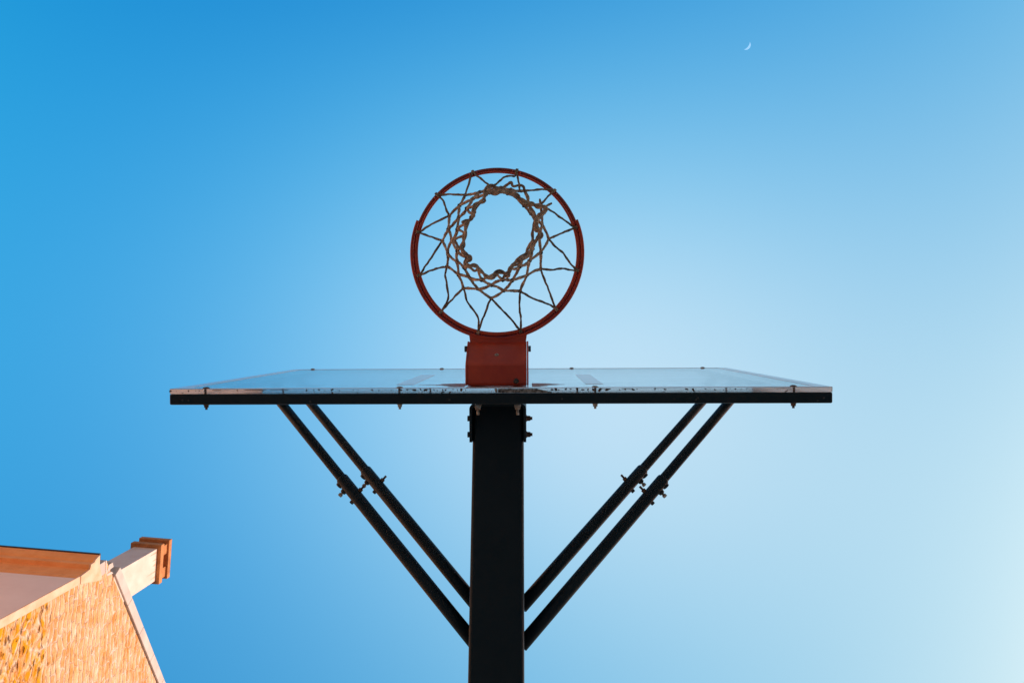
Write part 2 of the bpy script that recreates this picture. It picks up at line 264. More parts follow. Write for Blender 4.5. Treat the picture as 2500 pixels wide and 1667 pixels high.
# ------------------------------------------------------------------ materials
def mat(name, col, rough=0.6, metal=0.0, var=0.15, scale=6.0, col2=None, bump=0.0, bscale=80.0, spec=0.5, coat=0.0, rvar=0.0):
    k = bpy.data.materials.new(name); k.use_nodes = True
    nt = k.node_tree; N = nt.nodes; L = nt.links
    P = N['Principled BSDF']
    P.inputs['Roughness'].default_value = rough
    P.inputs['Metallic'].default_value = metal
    P.inputs['Specular IOR Level'].default_value = spec
    P.inputs['Coat Weight'].default_value = coat
    tc = N.new('ShaderNodeTexCoord')
    nz = N.new('ShaderNodeTexNoise'); nz.inputs['Scale'].default_value = scale
    nz.inputs['Detail'].default_value = 8; nz.inputs['Roughness'].default_value = 0.62
    L.new(tc.outputs['Object'], nz.inputs['Vector'])
    cr = N.new('ShaderNodeValToRGB')
    c2 = col2 if col2 else tuple(c * (1 - var) for c in col)
    c1 = col if col2 else tuple(min(1, c * (1 + var)) for c in col)
    cr.color_ramp.elements[0].position = 0.36; cr.color_ramp.elements[0].color = (*c2, 1)
    cr.color_ramp.elements[1].position = 0.64; cr.color_ramp.elements[1].color = (*c1, 1)
    L.new(nz.outputs['Fac'], cr.inputs['Fac'])
    L.new(cr.outputs['Color'], P.inputs['Base Color'])
    if rvar:
        mr = N.new('ShaderNodeMapRange')
        mr.inputs['To Min'].default_value = rough - rvar; mr.inputs['To Max'].default_value = rough + rvar
        L.new(nz.outputs['Fac'], mr.inputs['Value']); L.new(mr.outputs[0], P.inputs['Roughness'])
    if bump:
        n2 = N.new('ShaderNodeTexNoise'); n2.inputs['Scale'].default_value = bscale; n2.inputs['Detail'].default_value = 5
        L.new(tc.outputs['Object'], n2.inputs['Vector'])
        bp = N.new('ShaderNodeBump'); bp.inputs['Strength'].default_value = bump; bp.inputs['Distance'].default_value = 0.002
        L.new(n2.outputs['Fac'], bp.inputs['Height']); L.new(bp.outputs[0], P.inputs['Normal'])
    return k

M_black = mat('black powder coat', (0.003, 0.014, 0.022), 0.45, col2=(0.009, 0.020, 0.028), scale=5, bump=0.03, bscale=60, rvar=0.06, spec=0.3)
M_rim = mat('dark red ring tube', (0.34, 0.036, 0.020), 0.45, scale=22, col2=(0.20, 0.026, 0.018), bump=0.05, bscale=60)  # main ring tube, darker than the other red parts
M_red = mat('red orange paint', (0.66, 0.074, 0.028), 0.36, scale=9, col2=(0.46, 0.042, 0.022), bump=0.04, bscale=60, rvar=0.08)
M_steel = mat('dull zinc steel', (0.55, 0.54, 0.50), 0.42, metal=0.25, scale=120, col2=(0.34, 0.24, 0.17), bump=0.2, bscale=400)
M_rust = mat('rusty steel', (0.22, 0.12, 0.07), 0.7, metal=0.3, scale=150, col2=(0.10, 0.06, 0.05), bump=0.3, bscale=500)
M_dark = mat('dark steel', (0.06, 0.065, 0.07), 0.5, metal=0.4, scale=150, var=0.3)
M_cord = mat('weathered net cord', (0.62, 0.44, 0.31), 0.92, scale=38, col2=(0.15, 0.105, 0.08), bump=0.5, bscale=260, spec=0.2)
M_cord_upper = mat('dark upper net cord', (0.36, 0.25, 0.175), 0.92, scale=45, col2=(0.11, 0.08, 0.062), bump=0.5, bscale=260, spec=0.2)  # upper strands, a darker brown than the rest of the net
M_knot = mat('dirty cord knot', (0.05, 0.042, 0.038), 0.95, scale=120, col2=(0.022, 0.02, 0.02), bump=0.8, bscale=500, spec=0.2)
M_white = mat('white painted line', (0.90, 0.84, 0.88), 0.19, var=0.05, scale=18, spec=0.8)
M_grime = mat('rust and grime', (0.16, 0.075, 0.03), 0.85, scale=90, col2=(0.022, 0.016, 0.014))
M_smear = mat('grey edge grime', (0.42, 0.40, 0.38), 0.8, scale=95, col2=(0.035, 0.03, 0.026))
M_stain = mat('rust stain', (0.45, 0.24, 0.17), 0.8, scale=55, col2=(0.62, 0.52, 0.52))

# clear acrylic
M_glass = bpy.data.materials.new('clear acrylic'); M_glass.use_nodes = True
_P = M_glass.node_tree.nodes['Principled BSDF']
_P.inputs['Base Color'].default_value = (0.96, 0.98, 1.0, 1)
_P.inputs['Transmission Weight'].default_value = 1.0
_P.inputs['IOR'].default_value = 1.49
_P.inputs['Roughness'].default_value = 0.03
_n = M_glass.node_tree.nodes; _l = M_glass.node_tree.links
_tc = _n.new('ShaderNodeTexCoord'); _mp = _n.new('ShaderNodeMapping'); _mp.inputs['Scale'].default_value = (1.2, 1.0, 26.0)
_nz = _n.new('ShaderNodeTexNoise'); _nz.inputs['Scale'].default_value = 3.0; _nz.inputs['Detail'].default_value = 8
_mr = _n.new('ShaderNodeMapRange'); _mr.inputs['From Min'].default_value = 0.35; _mr.inputs['From Max'].default_value = 0.75
_mr.inputs['To Min'].default_value = 0.01; _mr.inputs['To Max'].default_value = 0.14
_l.new(_tc.outputs['Object'], _mp.inputs[0]); _l.new(_mp.outputs[0], _nz.inputs['Vector']); _l.new(_nz.outputs['Fac'], _mr.inputs['Value'])
_l.new(_mr.outputs[0], _P.inputs['Roughness'])

# a thin film of dust and fine scratches on the acrylic
_df = _n.new('ShaderNodeBsdfDiffuse'); _df.inputs[0].default_value = (.78, .76, .84, 1)
_mxs = _n.new('ShaderNodeMixShader'); _out = _n['Material Output']
_mf = _n.new('ShaderNodeMapRange'); _mf.inputs['From Min'].default_value = .35; _mf.inputs['From Max'].default_value = .70
_mf.inputs['To Min'].default_value = .0; _mf.inputs['To Max'].default_value = .10
_l.new(_nz.outputs['Fac'], _mf.inputs['Value']); _l.new(_mf.outputs[0], _mxs.inputs[0])
_l.new(_P.outputs[0], _mxs.inputs[1]); _l.new(_df.outputs[0], _mxs.inputs[2]); _l.new(_mxs.outputs[0], _out.inputs[0])

# ------------------------------------------------------------------ ground
bm = bmesh.new()
box(bm, -3000, 3000, -3000, 3000, -0.5, 0.0)
M_asphalt = mat('sandy concrete', (0.30, 0.255, 0.205), 0.9, scale=3.0, var=0.15, bump=0.6, bscale=120)
o = obj('ground', bm, M_asphalt); o['kind'] = 'structure'

# ------------------------------------------------------------------ basketball goal
G = thing('basketball_goal', 'black steel basketball goal with clear backboard, red rim and worn cord net against the sky', 'basketball hoop', (-0.007, 1.42, 0.0))
AX = -0.0068

# arm: square tube rising towards the board, bending down into the pole behind
def section_sweep(bm, path, w, h, r=0.012):
    """rounded rect swept along path in the YZ plane (centre line), width along X"""
    sec = []
    for (cx, cz, a0) in ((w / 2 - r, h / 2 - r, 0), (-w / 2 + r, h / 2 - r, PI / 2), (-w / 2 + r, -h / 2 + r, PI), (w / 2 - r, -h / 2 + r, 1.5 * PI)):
        for i in range(5):
            a = a0 + PI / 2 * i / 4
            sec.append((cx + r * math.cos(a), cz + r * math.sin(a)))
    rings = []
    n = len(path)
    for i, p in enumerate(path):
        a = V(path[max(0, i - 1)]); b = V(path[min(n - 1, i + 1)])
        t = (b - a).normalized(); up = V((1, 0, 0)).cross(t)
        rings.append([bm.verts.new(V(p) + V((1, 0, 0)) * s[0] + up * s[1]) for s in sec])
    m_ = len(sec)
    for i in range(n - 1):
        for k in range(m_):
            bm.faces.new((rings[i][k], rings[i][(k + 1) % m_], rings[i + 1][(k + 1) % m_], rings[i + 1][k]))
    bm.faces.new(rings[0][::-1]); bm.faces.new(rings[-1])
    return rings

AW = 0.151
slope = (3.10 - 2.89) / (0.7125 - 0.080)
ca = math.atan(slope)
up_off = AW / 2 / math.cos(ca)
def arm_c(y): return V((AX, y, 3.103 - slope * (y - 0.072) + up_off))
bm = bmesh.new()
path = [arm_c(0.083 + 0.0), arm_c(0.4), arm_c(0.8), arm_c(1.12)]
e = path[-1]; R0 = 0.30
t0 = V((0, math.cos(ca), -math.sin(ca)))
cen = e + V((0, -math.sin(ca), -math.cos(ca))) * R0
for i in range(1, 11):
    a = ca + (PI / 2 - ca) * i / 10
    path.append(cen + V((0, math.sin(a), math.cos(a))) * R0)
arm_end = path[-1].copy()
path.append(arm_end - V((0, 0, 0.25)))
section_sweep(bm, path, AW, AW)
bmesh.ops.translate(bm, vec=(0, 0, 0), verts=bm.verts)
part('arm', bm, M_black, G)
bm = bmesh.new()
section_sweep(bm, [V((AX, arm_end.y, arm_end.z - 0.2505)), V((AX, arm_end.y, 1.5)), V((AX, arm_end.y, 0.02))], AW + 0.006, AW + 0.006)
part('pole', bm, M_black, G)
bm = bmesh.new()
box(bm, AX - 0.2, AX + 0.2, arm_end.y - 0.2, arm_end.y + 0.2, 0.001, 0.021, 0.004)
part('base_plate', bm, M_black, G)

# ---- board
BT = 0.0135                 # acrylic thickness
bb = bmesh.new()
def rrect(x0, x1, z0, z1, r, seg=4):
    out = []
    for cx, cz, a0 in ((x1 - r, z1 - r, 0), (x0 + r, z1 - r, PI / 2), (x0 + r, z0 + r, PI), (x1 - r, z0 + r, 1.5 * PI)):
        out += arc(seg, a0, a0 + PI / 2, r, (cx, cz))
    return out
M_edge = mat('sanded acrylic edge', (.88, .88, .88), .8, var=.05, scale=30)
_e = M_edge.node_tree; _tr = _e.nodes.new('ShaderNodeBsdfTranslucent'); _tr.inputs[0].default_value = (.93, .95, .96, 1)
_ms = _e.nodes.new('ShaderNodeMixShader'); _ms.inputs[0].default_value = .7
_e.links.new(_e.nodes['Principled BSDF'].outputs[0], _ms.inputs[1]); _e.links.new(_tr.outputs[0], _ms.inputs[2]); _e.links.new(_ms.outputs[0], _e.nodes['Material Output'].inputs[0])
prism(bb, rrect(-0.9, 0.9, 2.90, 3.95, 0.006), 'y', 0.0, BT)
for f in bb.faces:
    f.normal_update()
    if abs(f.normal.x) > .3: f.material_index = 1
board = part('backboard', bb, [M_glass, M_edge], G)

bm = bmesh.new()                          # painted border and square, 0.6 mm proud of the acrylic
y0, y1 = -0.0007, -0.0002
def strip(bm, x0, x1, z0, z1, ya=y0, yb=y1): box(bm, x0, x1, ya, yb, z0, z1)
def ringbox(bm, xo, xi, zb, zbi, zti, zt, ya, yb):
    A = [[bm.verts.new((x, y, z)) for x, z in ((-xo, zb), (xo, zb), (xo, zt), (-xo, zt))] for y in (ya, yb)]
    B = [[bm.verts.new((x, y, z)) for x, z in ((-xi, zbi), (xi, zbi), (xi, zti), (-xi, zti))] for y in (ya, yb)]
    for k in range(4):
        j = (k + 1) % 4
        for q in ((A[0][k], A[0][j], B[0][j], B[0][k]), (A[1][k], B[1][k], B[1][j], A[1][j]), (A[0][k], A[1][k], A[1][j], A[0][j]), (B[0][k], B[0][j], B[1][j], B[1][k])):
            bm.faces.new(q)
ringbox(bm, .8988, .862, 2.9025, 2.93, 3.925, 3.9475, y0, .0005)
part('painted_border', bm, M_white, board)
bm = bmesh.new()
strip(bm, -0.30, -0.25, 3.04, 3.51); part('target_marking', bm, M_white, board)
bm = bmesh.new(); strip(bm, 0.25, 0.30, 3.04, 3.51); part('target_marking', bm, M_white, board)

# grime: chips and rust spots on the lower edge of the acrylic
bm = bmesh.new()
def blob(bm, x, y, r, ry=None, z=2.8992, t=0.0006, n=9):
    ry = r if ry is None else ry
    ph = random.random() * 6
    pts = []
    for k in range(n):
        a = 2 * PI * k / n
        q = 1 + 0.35 * math.sin(2 * a + ph) + random.uniform(-.25, .25)
        yy = min(max(y + math.sin(a) * ry * q, 0.0004), 0.0132)
        pts.append((x + math.cos(a) * r * q, yy))
    prism(bm, pts, 'z', z - t, z)
for x, r in ((-.392, .002), (-.378, .0012), (-.34, .003), (-.322, .002), (-.288, .0016), (-.262, .0035), (-.245, .003), (-.225, .0045), (-.208, .0032), (-.195, .0045), (-.172, .0022), (-.163, .0024), (-.148, .003), (-.14, .0028), (-.120, .002),
             (-.108, .0018), (-.098, .0042), (-.086, .0016), (.148, .004), (.158, .0048), (.166, .0022), (.185, .0034), (.198, .0026), (.216, .0048), (.231, .0036), (.245, .003), (.259, .004), (.277, .0052), (.296, .0046), (.303, .0026),
             (.33, .0022), (.345, .0024), (.366, .004), (.377, .002), (.425, .0032), (.452, .0034), (.51, .0036), (.527, .004), (.56, .0022), (.585, .0026), (.64, .0024), (.655, .0016), (.67, .0018), (-.845, .002), (-.90 + .0045, .003), (-.815, .0016), (-.80, .002),
             (-.71, .0024), (-.64, .0022), (-.52, .003), (-.50, .002), (-.486, .0026), (-.47, .0016), (-.45, .0034), (-.43, .002)):
    blob(bm, x, 0.0042 + random.uniform(-.0012, .0016), r, r * 0.75)
for x, r in ((-.150, .003), (-.148, .0042), (-.128, .0036), (-.09, .002), (-.45, .0036), (-.862, .0018), (.53, .0028), (.775, .0032), (.45, .0022), (-.38, .0018), (.145, .0028)):
    blob(bm, x, 0.0108, r, r * 0.6)
for x0, x1 in ((-.245, -.222), (-.20, -.18), (.335, .36), (-.62, -.57), (-.78, -.755), (.28, .30), (-.69, -.63)):
    box(bm, x0, x1, 0.0018, 0.0032, 2.8982, 2.899)
for k in range(90):
    x = random.uniform(-.88, .88)
    if random.random() < 0.5: x = random.gauss(0.05, 0.3)
    if -.09 < x < .14 or abs(x) > .89: continue
    blob(bm, x, random.uniform(.002, .0118), random.uniform(.0005, .0012), n=6)
part('rust_speck', bm, M_grime, board)
bm = bmesh.new()                          # grey smeared area right of centre, tapering at its end
n = 26
top, bot = [], []
for i in range(n + 1):
    x = 0.002 + 0.148 * i / n
    edge = 0.0 if x < 0.105 else ((x - 0.105) / 0.047)
    bot.append((x + random.uniform(-.001, .001), 0.0129))
    top.append((x + random.uniform(-.001, .001), 0.0006 + 0.0118 * edge ** 1.1 + random.uniform(0, .0012)))
prism(bm, bot + top[::-1], 'z', 2.8983, 2.8989)
prism(bm, [(-.008, .001), (.0005, .001), (.0005, .0128), (-.004, .0128), (-.007, .006)], 'z', 2.8983, 2.8989)
part('grime_stain', bm, M_smear, board)
bm = bmesh.new()                          # rust stain on the face round the rim mount
for sgn, L_ in ((-1, 0.14), (1, 0.10)):
    bm = bmesh.new()
    for k in range(7):
        z = 2.945 + 0.02 * k
        a = 0.094; b_ = a + L_ * (1 - abs(k - 4) / 6.0) * random.uniform(.6, 1)
        pts = [(sgn * a, z), (sgn * (a + .4 * (b_ - a)), z - .004), (sgn * b_, z + .002), (sgn * (a + .5 * (b_ - a)), z + .007), (sgn * a, z + .011)]
        prism(bm, pts, 'y', -0.0006, -0.0002)
    part('rust_stain', bm, M_stain, board)

# ---- frame behind the board
F0, F1 = BT + 0.0003, BT + 0.0298
bm = bmesh.new()
box(bm, -0.8985, 0.8985, F0, F1, 2.8985, 2.9285, 0.004, 3)
frame = part('board_frame', bm, M_black, G)
for nm, a in (('side_rail', (-0.8985, -0.8685)), ('side_rail', (0.8685, 0.8985))):
    bm = bmesh.new(); box(bm, a[0], a[1], F0 + .0002, F1 - .0002, 2.929, 3.9195, 0.003, 2); part(nm, bm, M_black, frame)
bm = bmesh.new(); box(bm, -0.8985, 0.8985, F0, F1, 3.92, 3.9485, 0.004, 3); part('top_rail', bm, M_black, frame)
for sx in (-1, 1):
    bm = bmesh.new()
    box(bm, sx * 0.77 - .015, sx * 0.77 + .015, F0 + .0002, F1 - .0002, 2.929, 3.9195, 0.003, 2)
    part('upright_rail', bm, M_black, frame)
    bm = bmesh.new()
    box(bm, AX + sx * 0.06 - .015, AX + sx * 0.06 + .015, F0 + .0002, F1 - .0002, 2.929, 3.9195, 0.003, 2)
    part('upright_rail', bm, M_black, frame)
# rivets on the lower rail
for x, y in ((-.845, .031), (-.862, .030), (-.51, .035), (-.13, .031), (.175, .029), (.54, .027), (.535, .033), (.875, .029), (.858, .036)):
    bm = bmesh.new(); dome(bm, (x, y, 2.8986), (0, 0, -1), 0.0028, 0.0009, 12, 3)
    part('rivet', bm, M_dark, frame)

def carriage(x, z, long=False, mh=M_steel):
    """bolt through acrylic and frame: domed head in front, nut and thread behind"""
    b = bmesh.new()
    dome(b, (x, -0.0008, z), (0, -1, 0), 0.0092, 0.0042)
    cyl(b, (x, -0.0008, z), (x, F1 + .004, z), 0.0032, 12)
    cyl(b, (x, F1 + .0002, z), (x, F1 + .0022, z), 0.0078, 18)
    cyl(b, (x, F1 + .0022, z), (x, F1 + .0085, z), 0.0064, 6)
    cyl(b, (x, F1 + .0085, z), (x, F1 + .0145, z), 0.0034, 10)
    part('carriage_bolt', b, mh, board)
for x in (-.8028, -.2677, .2655, .7991): carriage(x, 2.9135, mh=M_rust if x < -.7 or x > .5 else M_steel)
for x in (-.8181, -.2774, .2618, .8007): carriage(x, 3.935)

# ---- bracket: U of flat steel between frame and arm
bm = bmesh.new()
Xl, Xr = -0.0904, 0.0768
th = 0.0078; ro = 0.016
def U(off):
    r = ro - off
    pts = [(Xl + off, 0.172)]
    pts += arc(6, PI, 1.5 * PI, r, (Xl + ro, 0.0585 + ro))
    pts += arc(6, 1.5 * PI, 2 * PI, r, (Xr - ro, 0.0585 + ro))
    pts += [(Xr - off, 0.172)]
    return pts
o_, i_ = U(0), U(th)
poly = o_ + i_[::-1]
def prism_open(bm, poly_o, poly_i, z0, z1):
    n = len(poly_o)
    A = [[bm.verts.new((p[0], p[1], z)) for p in poly_o] for z in (z0, z1)]
    B = [[bm.verts.new((p[0], p[1], z)) for p in poly_i] for z in (z0, z1)]
    for k in range(n - 1):
        bm.faces.new((A[0][k], A[0][k + 1], A[1][k + 1], A[1][k]))
        bm.faces.new((B[0][k], B[1][k], B[1][k + 1], B[0][k + 1]))
        bm.faces.new((A[0][k], B[0][k], B[0][k + 1], A[0][k + 1]))
        bm.faces.new((A[1][k], A[1][k + 1], B[1][k + 1], B[1][k]))
    for k in (0, n - 1):
        bm.faces.new((A[0][k], A[1][k], B[1][k], B[0][k]))
prism_open(bm, o_, i_, 3.065, 3.245)
brk = part('mounting_bracket', bm, M_black, G)
bm = bmesh.new()                          # spacer pad between frame and bracket
box(bm, Xl + .02, Xr - .02, F1 + .0003, 0.0582, 3.08, 3.23, 0.002)
part('spacer_plate', bm, M_black, brk)
for yy, zz in ((0.1057, 3.098), (0.1536, 3.096)):
    b = bmesh.new()
    cyl(b, (Xl - .0002, yy, zz), (Xl - .0082, yy, zz), 0.0085, 6)
    part('bracket_bolt', b, M_dark, brk)
    b = bmesh.new()
    cyl(b, (Xr + .0002, yy, zz), (Xr + .0026, yy, zz), 0.0098, 20)
    cyl(b, (Xr + .0026, yy, zz), (Xr + .0108, yy, zz), 0.0078, 6)
    cyl(b, (Xr + .0108, yy, zz), (Xr + .0128, yy, zz), 0.0072, 18)
    cyl(b, (Xr + .0128, yy, zz), (Xr + .0185, yy, zz), 0.0048, 12)
    part('bracket_nut', b, M_rust, brk)
for xx in (-.0625, .0522):
    b = bmesh.new()
    cyl(b, (xx, 0.0585 + th, 3.035), (xx, 0.0585 + th + .006, 3.035), 0.0075, 6)
    box(b, xx - .009, xx + .009, 0.0585, 0.0585 + th - .0002, 3.024, 3.0645)
    cyl(b, (xx, 0.0585 + th + .006, 3.035), (xx, 0.0585 + th + .022, 3.035), 0.0042, 12)
    part('bracket_nut', b, M_steel, brk)

# ---- struts
def strut(a, b, slf, side):
    """a: at the arm, b: point towards the frame; sleeve covers a..slf"""
    a, b = V(a), V(b)
    d = (b - a)
    endt = (a.y - (F1 + .0115)) / (a.y - b.y)
    e = a + d * endt
    s = a + d * slf
    u = d.normalized()
    bm = bmesh.new()
    tube(bm, [s - u * .12, s, s.lerp(e, .5), e], 0.0152, 20)
    st = part('strut', bm, M_black, G, True)
    bm = bmesh.new()
    a2 = a - u * 0.02
    pts = [a2, a.lerp(s, .3), a.lerp(s, .7), s - u * .006, s - u * .002, s]
    tube(bm, pts, [.0193, .0193, .0193, .0193, .0185, .0168], 24)
    part('sleeve', bm, M_black, st, True)
    bm = bmesh.new()                      # end plate on the frame
    box(bm, e.x - .022, e.x + .022, F1 + .0004, F1 + .0064, e.z - .028, e.z + .028, .002)
    cyl(bm, (e.x, F1 + .0064, e.z), e + u * .0, .0149, 16)
    part('end_plate', bm, M_black, st)
    # clamp boss with set screw, on the outer lower side of the sleeve
    out = V((side * .72, .69, 0)); out = (out - u * out.dot(u)).normalized()
    c = s - u * 0.038
    bm = bmesh.new()
    cyl(bm, c + out * .012, c + out * .0262, .0115, 18, r2=.0088)
    cyl(bm, s - u * .013 + out * .009, s - u * .013 + out * .0232, .0125, 18, r2=.0105)
    part('clamp_boss', bm, M_black, st)
    bm = bmesh.new()
    cyl(bm, c + out * .0262, c + out * .034, .0045, 12)
    cyl(bm, c + out * .0332, c + out * .0402, .0075, 6)
    part('set_screw', bm, M_steel, st)
    # through bolt: head outside, nut and thread inside
    c = s - u * 0.083
    bm = bmesh.new()
    cyl(bm, c + out * .0185, c + out * .0262, .0072, 6)
    part('bolt_head', bm, M_dark, st)
    bm = bmesh.new()
    c2 = c + u * .008
    cyl(bm, c2 - out * .0185, c2 - out * .0265, .0078, 6)
    cyl(bm, c2 - out * .0265, c2 - out * .0405, .0036, 12)
    part('bolt_nut', bm, M_rust, st)
strut((-0.0877, 0.7087, 2.98), (-0.7361, 0.0867, 3.33), 0.648, -1)
strut((-0.0880, 0.6320, 3.06), (-0.6906, 0.1040, 3.50), 0.620, -1)
strut((0.0735, 0.7195, 2.98), (0.7375, 0.0866, 3.33), 0.650, 1)
strut((0.0735, 0.6405, 3.06), (0.6894, 0.1034, 3.50), 0.630, 1)

# ---- rim
RC = V((-0.0048, -0.3803, 0))
bm = bmesh.new()
def ringpts(r, z, a0=0.0, a1=2 * PI, n=160):
    cl = abs(a1 - a0 - 2 * PI) < 1e-6
    return [RC + V((r * math.cos(a0 + (a1 - a0) * i / n), r * math.sin(a0 + (a1 - a0) * i / n), z)) for i in range(n if cl else n + 1)]
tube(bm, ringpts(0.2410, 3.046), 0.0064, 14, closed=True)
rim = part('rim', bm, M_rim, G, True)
bm = bmesh.new()
tube(bm, ringpts(0.2320, 3.0335), 0.0032, 10, closed=True)
part('inner_ring', bm, M_red, rim, True)
bm = bmesh.new()
a_l = math.radians(180 + 22.5); a_r = math.radians(-22.0)
pts = ringpts(0.2473, 3.034, a_r, PI - a_r + math.radians(0.5), 120)
tube(bm, pts, [0.0047] * len(pts), 12)
pts = ringpts(0.2347, 3.0325, a_r, PI - a_r, 120)
tube(bm, pts, [0.0036] * len(pts), 12)
part('reinforcing_ring', bm, M_red, rim, True)
for h in HOOKS:                         # small tabs carrying the net
    d = V((h[0], h[1], 0)) - V((RC.x, RC.y, 0)); a = math.atan2(d.y, d.x)
    bm = bmesh.new()
    for da in (-.045, .045):
        p = [RC + V((rr * math.cos(a + da), rr * math.sin(a + da), zz)) for rr, zz in ((.2315, 3.0335), (.2365, 3.0305), (.2425, 3.0355))]
        tube(bm, spline(p, 3), .0016, 6)
    part('net_hook', bm, M_red, rim, True)
# neck plate between ring and housing
bm = bmesh.new()
def outer(x):
    a_ = abs(x + .0032)
    return -.110 if a_ <= .0806 else (-.146 - (a_ - .0806) * .85 if a_ <= .0875 else -.1519 - (a_ - .0875) * .62)
cols = []
for i in range(41):
    x = -.1085 + .2106 * i / 40
    yo = outer(x); yi = RC.y + math.sqrt(.2445 ** 2 - (x - RC.x) ** 2)
    yi = min(yi, yo - .0006)
    cols.append([bm.verts.new((x, y, z)) for y, z in ((yi, 3.0310), (yo, 3.0310), (yo, 3.0370), (yi, 3.0370))])
for i in range(40):
    for k in range(4):
        bm.faces.new((cols[i][k], cols[i][(k + 1) % 4], cols[i + 1][(k + 1) % 4], cols[i + 1][k]))
bm.faces.new(cols[0][::-1]); bm.faces.new(cols[-1])
part('neck_plate', bm, M_red, rim)
# weld line along the ring
bm = bmesh.new()
tube(bm, ringpts(0.2372, 3.0290, math.radians(84), math.radians(99), 12), .0016, 8)
part('weld', bm, M_red, rim, True)
# housing: bent cover plate, side cheeks, back plate
bm = bmesh.new()
xl, xr = -0.0866, 0.0794
prof = [(-.1240, 3.034), (-.0640, 2.962), (-.0590, 2.9575), (-.010, 2.9555), (-.0045, 2.957), (-.0035, 2.961)]
prof_in = [(-.0045 - .0, 2.965), (-.0105, 2.9595), (-.0575, 2.9615), (-.0615, 2.9655), (-.1205, 3.0365)]
prism(bm, prof + prof_in, 'x', xl, xr)
house = part('rim_housing', bm, M_red, rim)
for x0, x1 in ((-.0912, -.0872), (.0802, .0846)):
    b = bmesh.new()
    poly = [(-.1250, 3.043), (-.1250, 3.030), (-.066, 2.958), (-.058, 2.952), (-.012, 2.950), (-.004, 2.956), (-.0025, 2.963), (-.0025, 3.072), (-.112, 3.072)]
    prism(b, poly, 'x', x0, x1)
    bmesh.ops.bevel(b, geom=list(b.edges), offset=.0008, segments=1, affect='EDGES')
    part('cheek_plate', b, M_red, house)
bm = bmesh.new(); box(bm, -.0852, .0782, -.0035, -.0009, 2.9655, 3.07); part('back_plate', bm, M_red, house)
bm = bmesh.new(); box(bm, -.0850, .0780, -.117, -.0038, 3.0655, 3.0705); part('top_plate', bm, M_red, house)
nrm = V((0, -(3.034 - 2.962), -.060)).normalized()
bm = bmesh.new()
c = V((-.0053, -.0870, 2.9896))
dome(bm, c + nrm * .0002, nrm, .0060, .0024, 18, 4)
part('housing_screw', bm, M_steel, house)
bm = bmesh.new(); dome(bm, c + nrm * .0025, nrm, .0020, .0006, 10, 2); part('housing_screw', bm, M_dark, house)
for x, s in ((-.0914, -1), (.0848, 1)):
    b = bmesh.new(); cyl(b, (x, -.1035, 3.013), (x + s * .0068, -.1035, 3.013), .0088, 6 if s > 0 else 18); part('hinge_bolt', b, M_dark, house)
bm = bmesh.new(); dome(bm, (.050, -.0150, 2.9552), (0, 0, -1), .0078, .006, 16, 4); part('drain_plug', bm, M_dark, house)

# ---- net
def cord(bm, pts, r, sub=7, wob=.0009, twist=.35, lump=.22, seg=8):
    P_ = spline(pts, sub)
    out, rad = [], []
    for i, p in enumerate(P_):
        q = p * 60
        w = V((noise.noise(q), noise.noise(q + V((7, 3, 1))), noise.noise(q + V((1, 9, 4)))))
        k = 0.0 if i in (0, len(P_) - 1) else 1.0
        out.append(p + w * wob * k)
        rad.append(r * (1 + lump * noise.noise(p * 140 + V((3, 3, 3)))))
    tube(bm, out, rad, seg, flat=.78, twist=twist)
bm = bmesh.new()
for p in NET_UP: cord(bm, p, .0034, 9, wob=.0016)
net = part('net', bm, M_cord_upper, G, True)
bm = bmesh.new()
for p in NET_LINKS:
    a, b_ = V(p[0]), V(p[1])
    mid = a.lerp(b_, .5) + V((random.uniform(-1, 1), random.uniform(-1, 1), random.uniform(-1, 1))) * .0028
    cord(bm, [a, mid, b_], .0042, 6)
for p in NET_LOW:
    a, b_ = V(p[0]), V(p[1])
    mid = a.lerp(b_, .5) + V((random.uniform(-1, 1), random.uniform(-1, 1), random.uniform(-1, 1))) * .004
    cord(bm, [a, mid, b_], .0036, 6)
part('net_mesh', bm, M_cord, net, True)
bm = bmesh.new()
for base, r, ph in ((NET_RIM1, .0038, 0), (NET_RIM2, .0036, 2)):
    cl = spline(base, 6, closed=True)
    n = len(cl)
    P_ = [p + V((noise.noise(p * 70), noise.noise(p * 70 + V((5, 5, 5))), 0)) * .0014 for p in cl]
    tube(bm, P_, [r * (1 + .28 * noise.noise(p * 120)) for p in P_], 9, closed=True, flat=.8)
cl = spline(NET_RIM1, 6, closed=True); n = len(cl)
P_ = []
for i, p in enumerate(cl):
    t = (cl[(i + 1) % n] - cl[i - 1]).normalized(); s = t.cross(V((0, 0, 1))).normalized()
    a = i * .42
    P_.append(p + s * math.cos(a) * .0056 + V((0, 0, 1)) * (math.sin(a) * .0056 + .004))
tube(bm, P_, [.0030 * (1 + .3 * noise.noise(p * 120)) for p in P_], 8, closed=True)
for p in NET_LOOPS: cord(bm, p, .0048, 8)
part('bottom_loops', bm, M_cord, net, True)
for p in NET_TAILS:
    bm = bmesh.new(); cord(bm, p, .0036, 5, wob=.0004); part('loose_end', bm, M_cord, net, True)
for p in NET_KNOTS:
    bm = bmesh.new()
    p = V(p)
    for q in range(2):
        a = random.uniform(0, PI); d = V((math.cos(a), math.sin(a), random.uniform(-.5, .5))) * .0038
        tube(bm, [p - d, p - d * .5, p, p + d * .5, p + d], [.0022, .0054, .0064, .0054, .0022], 8)
    part('knot', bm, M_knot, net, True)
